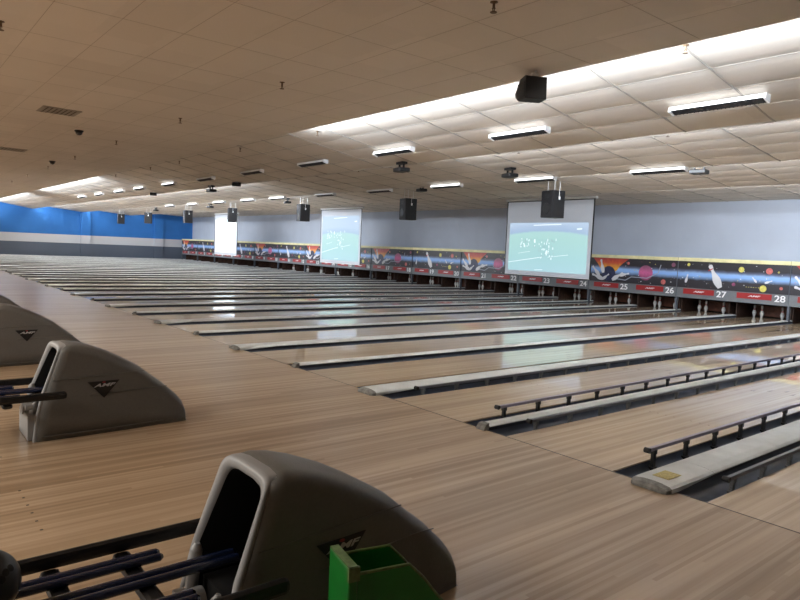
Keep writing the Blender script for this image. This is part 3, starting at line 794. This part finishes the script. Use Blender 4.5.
for i, x in enumerate([-3.4, -6.6, -12.2, -16.6]):
    y = 5.9
    sprinkler('small sprinkler head in the second raised ceiling bay, ' + ORD[i] + ' from the right', x, y, bay_z(y) - .02, 'sprinklers in the raised ceiling')
for (x, y, lab) in ((-12.3, -1.02, 'dark round dome camera on the low ceiling, nearer and larger one'), (-18.95, -.22, 'dark round dome camera on the low ceiling, farther and smaller one')):
    t = thing('dome_camera', lab, 'camera', (x, y, ZA)); m = MB(); m.lathe([(.085, 0), (.085, -.02), (.075, -.03)], 16); m.build('base', M['black'], t)
    m = MB(); m.lathe([(.07, -.03), (.062, -.065), (.04, -.09), (.01, -.1)], 16); m.build('dome', M['lens'], t)
def vent(label, x, y):
    t = thing('ceiling_vent', label, 'vent', (x, y, ZA), 0)
    m = MB(); m.box(-.30, .30, -.30, -.27, -.012, 0); m.box(-.30, .30, .27, .30, -.012, 0); m.box(-.30, -.27, -.3, .3, -.012, 0); m.box(.27, .30, -.3, .3, -.012, 0)
    m.box(-.27, .27, -.27, .27, -.003, 0.001, 0); m.build('frame', M['tbar'], t)
    for i in range(7):
        m = MB(); yy = -.22 + i * .073; m.box(-.26, .26, -.022, .022, -.002, .002, 0, Matrix.Rotation(.5, 3, 'X'), (0, yy, -.012)); m.build('slat', M['dust'], t)
vent('dusty square air vent on the low ceiling at upper left', -10.35, -1.78)
vent('dusty square air vent on the low ceiling, farther one at the left edge', -17.1, -1.5)

# ------------------------------------------------------------------ projection screens
def scr(label, x0, x1, zb, zt, y, kind):
    t = thing('projection_screen', label, 'projection screen', ((x0 + x1) / 2, y, zb), 0, 'projection screens'); w = (x1 - x0) / 2; h = zt - zb
    m = MB(); m.box(-w, w, 0, .006, 0, h); m.build('fabric', M['screen'], t)
    m = MB(); m.box(-w - .045, -w, -.004, .01, 0, h); m.box(w, w + .045, -.004, .01, 0, h); m.box(-w - .045, w + .045, -.004, .01, h - .05, h); m.build('border', M['black'], t)
    m = MB(); m.tube((-w - .1, .03, h + .02), (w + .1, .03, h + .02), .05, 12); m.build('roller_case', M['housing'], t)
    m = MB(); m.tube((-w, .003, -.005), (w, .003, -.005), .014, 8); m.build('bottom_bar', M['housing'], t)
    pw = w - .14; z0 = .14
    ph = 1.72 if kind == 0 else h - .5
    m = MB(); m.box(-pw, pw, -.003, 0, 0, ph, 2)
    if kind < 2:
        rnd = random.Random(4); s = ph / 1.72
        def line(x0_, z0_, x1_, z1_, w_=.018):
            dx, dz = x1_ - x0_, z1_ - z0_; l = math.hypot(dx, dz); nx, nz = -dz / l * w_ / 2, dx / l * w_ / 2
            m.prism([(x0_ + nx, z0_ + nz), (x1_ + nx, z1_ + nz), (x1_ - nx, z1_ - nz), (x0_ - nx, z0_ - nz)], 'y', -.006, -.003, 0)
        line(-pw, .28 * s, -.25, .50 * s, .02); line(.1, .52 * s, .95, .62 * s, .014); line(-.45, .05 * s, -.1, .07 * s); line(-1.25, .62 * s, -.7, .7 * s, .01)
        line(-.6, 1.63 * s, .6, 1.66 * s, .03); line(1.25, 1.5 * s, 1.45, 1.51 * s, .05)
        for i in range(110):
            if i < 40: px, pz = rnd.uniform(-1.15, -.45), rnd.uniform(.82, 1.12) * s
            else: px, pz = rnd.gauss(-.0, .17), rnd.uniform(.42, 1.1) * s
            hh = rnd.uniform(.04, .08); ww = rnd.uniform(.010, .02)
            m.prism([(px - ww, pz), (px + ww, pz), (px + ww * .8, pz + hh), (px - ww * .8, pz + hh)], 'y', -.006, -.003, 0 if rnd.random() < .5 else 1)
    m.build('picture', [M['imgwhite'], M['imgdark'], M['football'] if kind < 2 else M['pale']], t, (0, 0, z0))
    return t
YS = 14.0
def xs(x): return 2.3 + (x - 2.3) * (YS + 4.34) / (15.6 + 4.34)
def zs(z): return 1.6 + (z - 1.6) * (YS + 4.34) / (15.6 + 4.34)
scr('large projection screen showing a football game, nearest of the three', xs(-15.40), xs(-11.40), zs(.873), zs(3.765), YS, 0)
scr('pale green projection screen in the middle of the pin wall', xs(-29.42), xs(-25.53), zs(.75), zs(3.73), YS, 1)
scr('white glowing projection screen at the far left, narrowest in view', xs(-44.25), xs(-40.42), zs(.74), zs(3.68), YS, 2)

# ------------------------------------------------------------------ light
w = bpy.data.worlds.new('world'); bpy.context.scene.world = w; w.use_nodes = True
w.node_tree.nodes['Background'].inputs[0].default_value = (.5, .5, .55, 1); w.node_tree.nodes['Background'].inputs[1].default_value = .2
def area(name, loc, rot, sx, sy, power, col=(1, .98, .95)):
    l = bpy.data.lights.new(name, 'AREA'); l.shape = 'RECTANGLE'; l.size = sx; l.size_y = sy; l.energy = power; l.color = col
    o = bpy.data.objects.new(name, l); C.objects.link(o); o.location = loc; o.rotation_euler = rot; return o
cool = (.80, .89, 1.0)
def cove(y, z, x0, x1, wpm):                              # lamps hidden in the step, shining along the sloped ceiling
    area('cove_lamp', ((x0 + x1) / 2, y, z), (math.radians(90 + 28), 0, 0), x1 - x0, .10, 1.95 * wpm * (x1 - x0), cool)
cove(1.98, 3.84, -9.0, 1.6, 9)
cove(1.98, 3.84, -52.5, -40, 9)
cove(1.98, 3.84, -36, -25, 9)
cove(5.09, 3.66, -8.5, 1.6, 6)
cove(5.09, 3.66, -52.5, -19, 7.5)
cove(8.54, 3.63, -8.0, 1.6, 6)
cove(8.54, 3.63, -52.5, -20, 5.5)
cove(12.1, 3.62, -7.0, 3, 9)
cove(12.1, 3.62, -52.5, -26, 2)
for x, p_ in ((-3.5, 200), (-10, 170), (-18, 160), (-26, 160), (-34, 160), (-42, 160), (-49, 160)):
    area('concourse_lamp', (x, -8.2, 3.7), (0, 0, 0), 6, .6, p_, (1, .95, .88))

# ------------------------------------------------------------------ camera
F, YAW, PITCH, ROLL = 647.2566, .8845, -.0763, .0437
cy, sy, cp, sp = math.cos(YAW), math.sin(YAW), math.cos(PITCH), math.sin(PITCH)
fwd = Vector((-sy * cp, cy * cp, sp)); right = Vector((cy, sy, 0)); up = right.cross(fwd)
r2 = right * math.cos(ROLL) + up * math.sin(ROLL); u2 = -right * math.sin(ROLL) + up * math.cos(ROLL)
mw = Matrix((( r2.x, u2.x, -fwd.x, 2.302), (r2.y, u2.y, -fwd.y, -4.3362), (r2.z, u2.z, -fwd.z, 1.5994), (0, 0, 0, 1)))
cd = bpy.data.cameras.new('camera'); cam = bpy.data.objects.new('camera', cd); C.objects.link(cam); cam.matrix_world = mw
cd.sensor_width = 36; cd.sensor_fit = 'HORIZONTAL'; cd.lens = F / 800 * 36; cd.clip_start = .05; cd.clip_end = 200
sc = bpy.context.scene; sc.camera = cam
sc.view_settings.view_transform = 'Standard'; sc.view_settings.look = 'None'; sc.view_settings.exposure = 1.32; sc.view_settings.gamma = 1
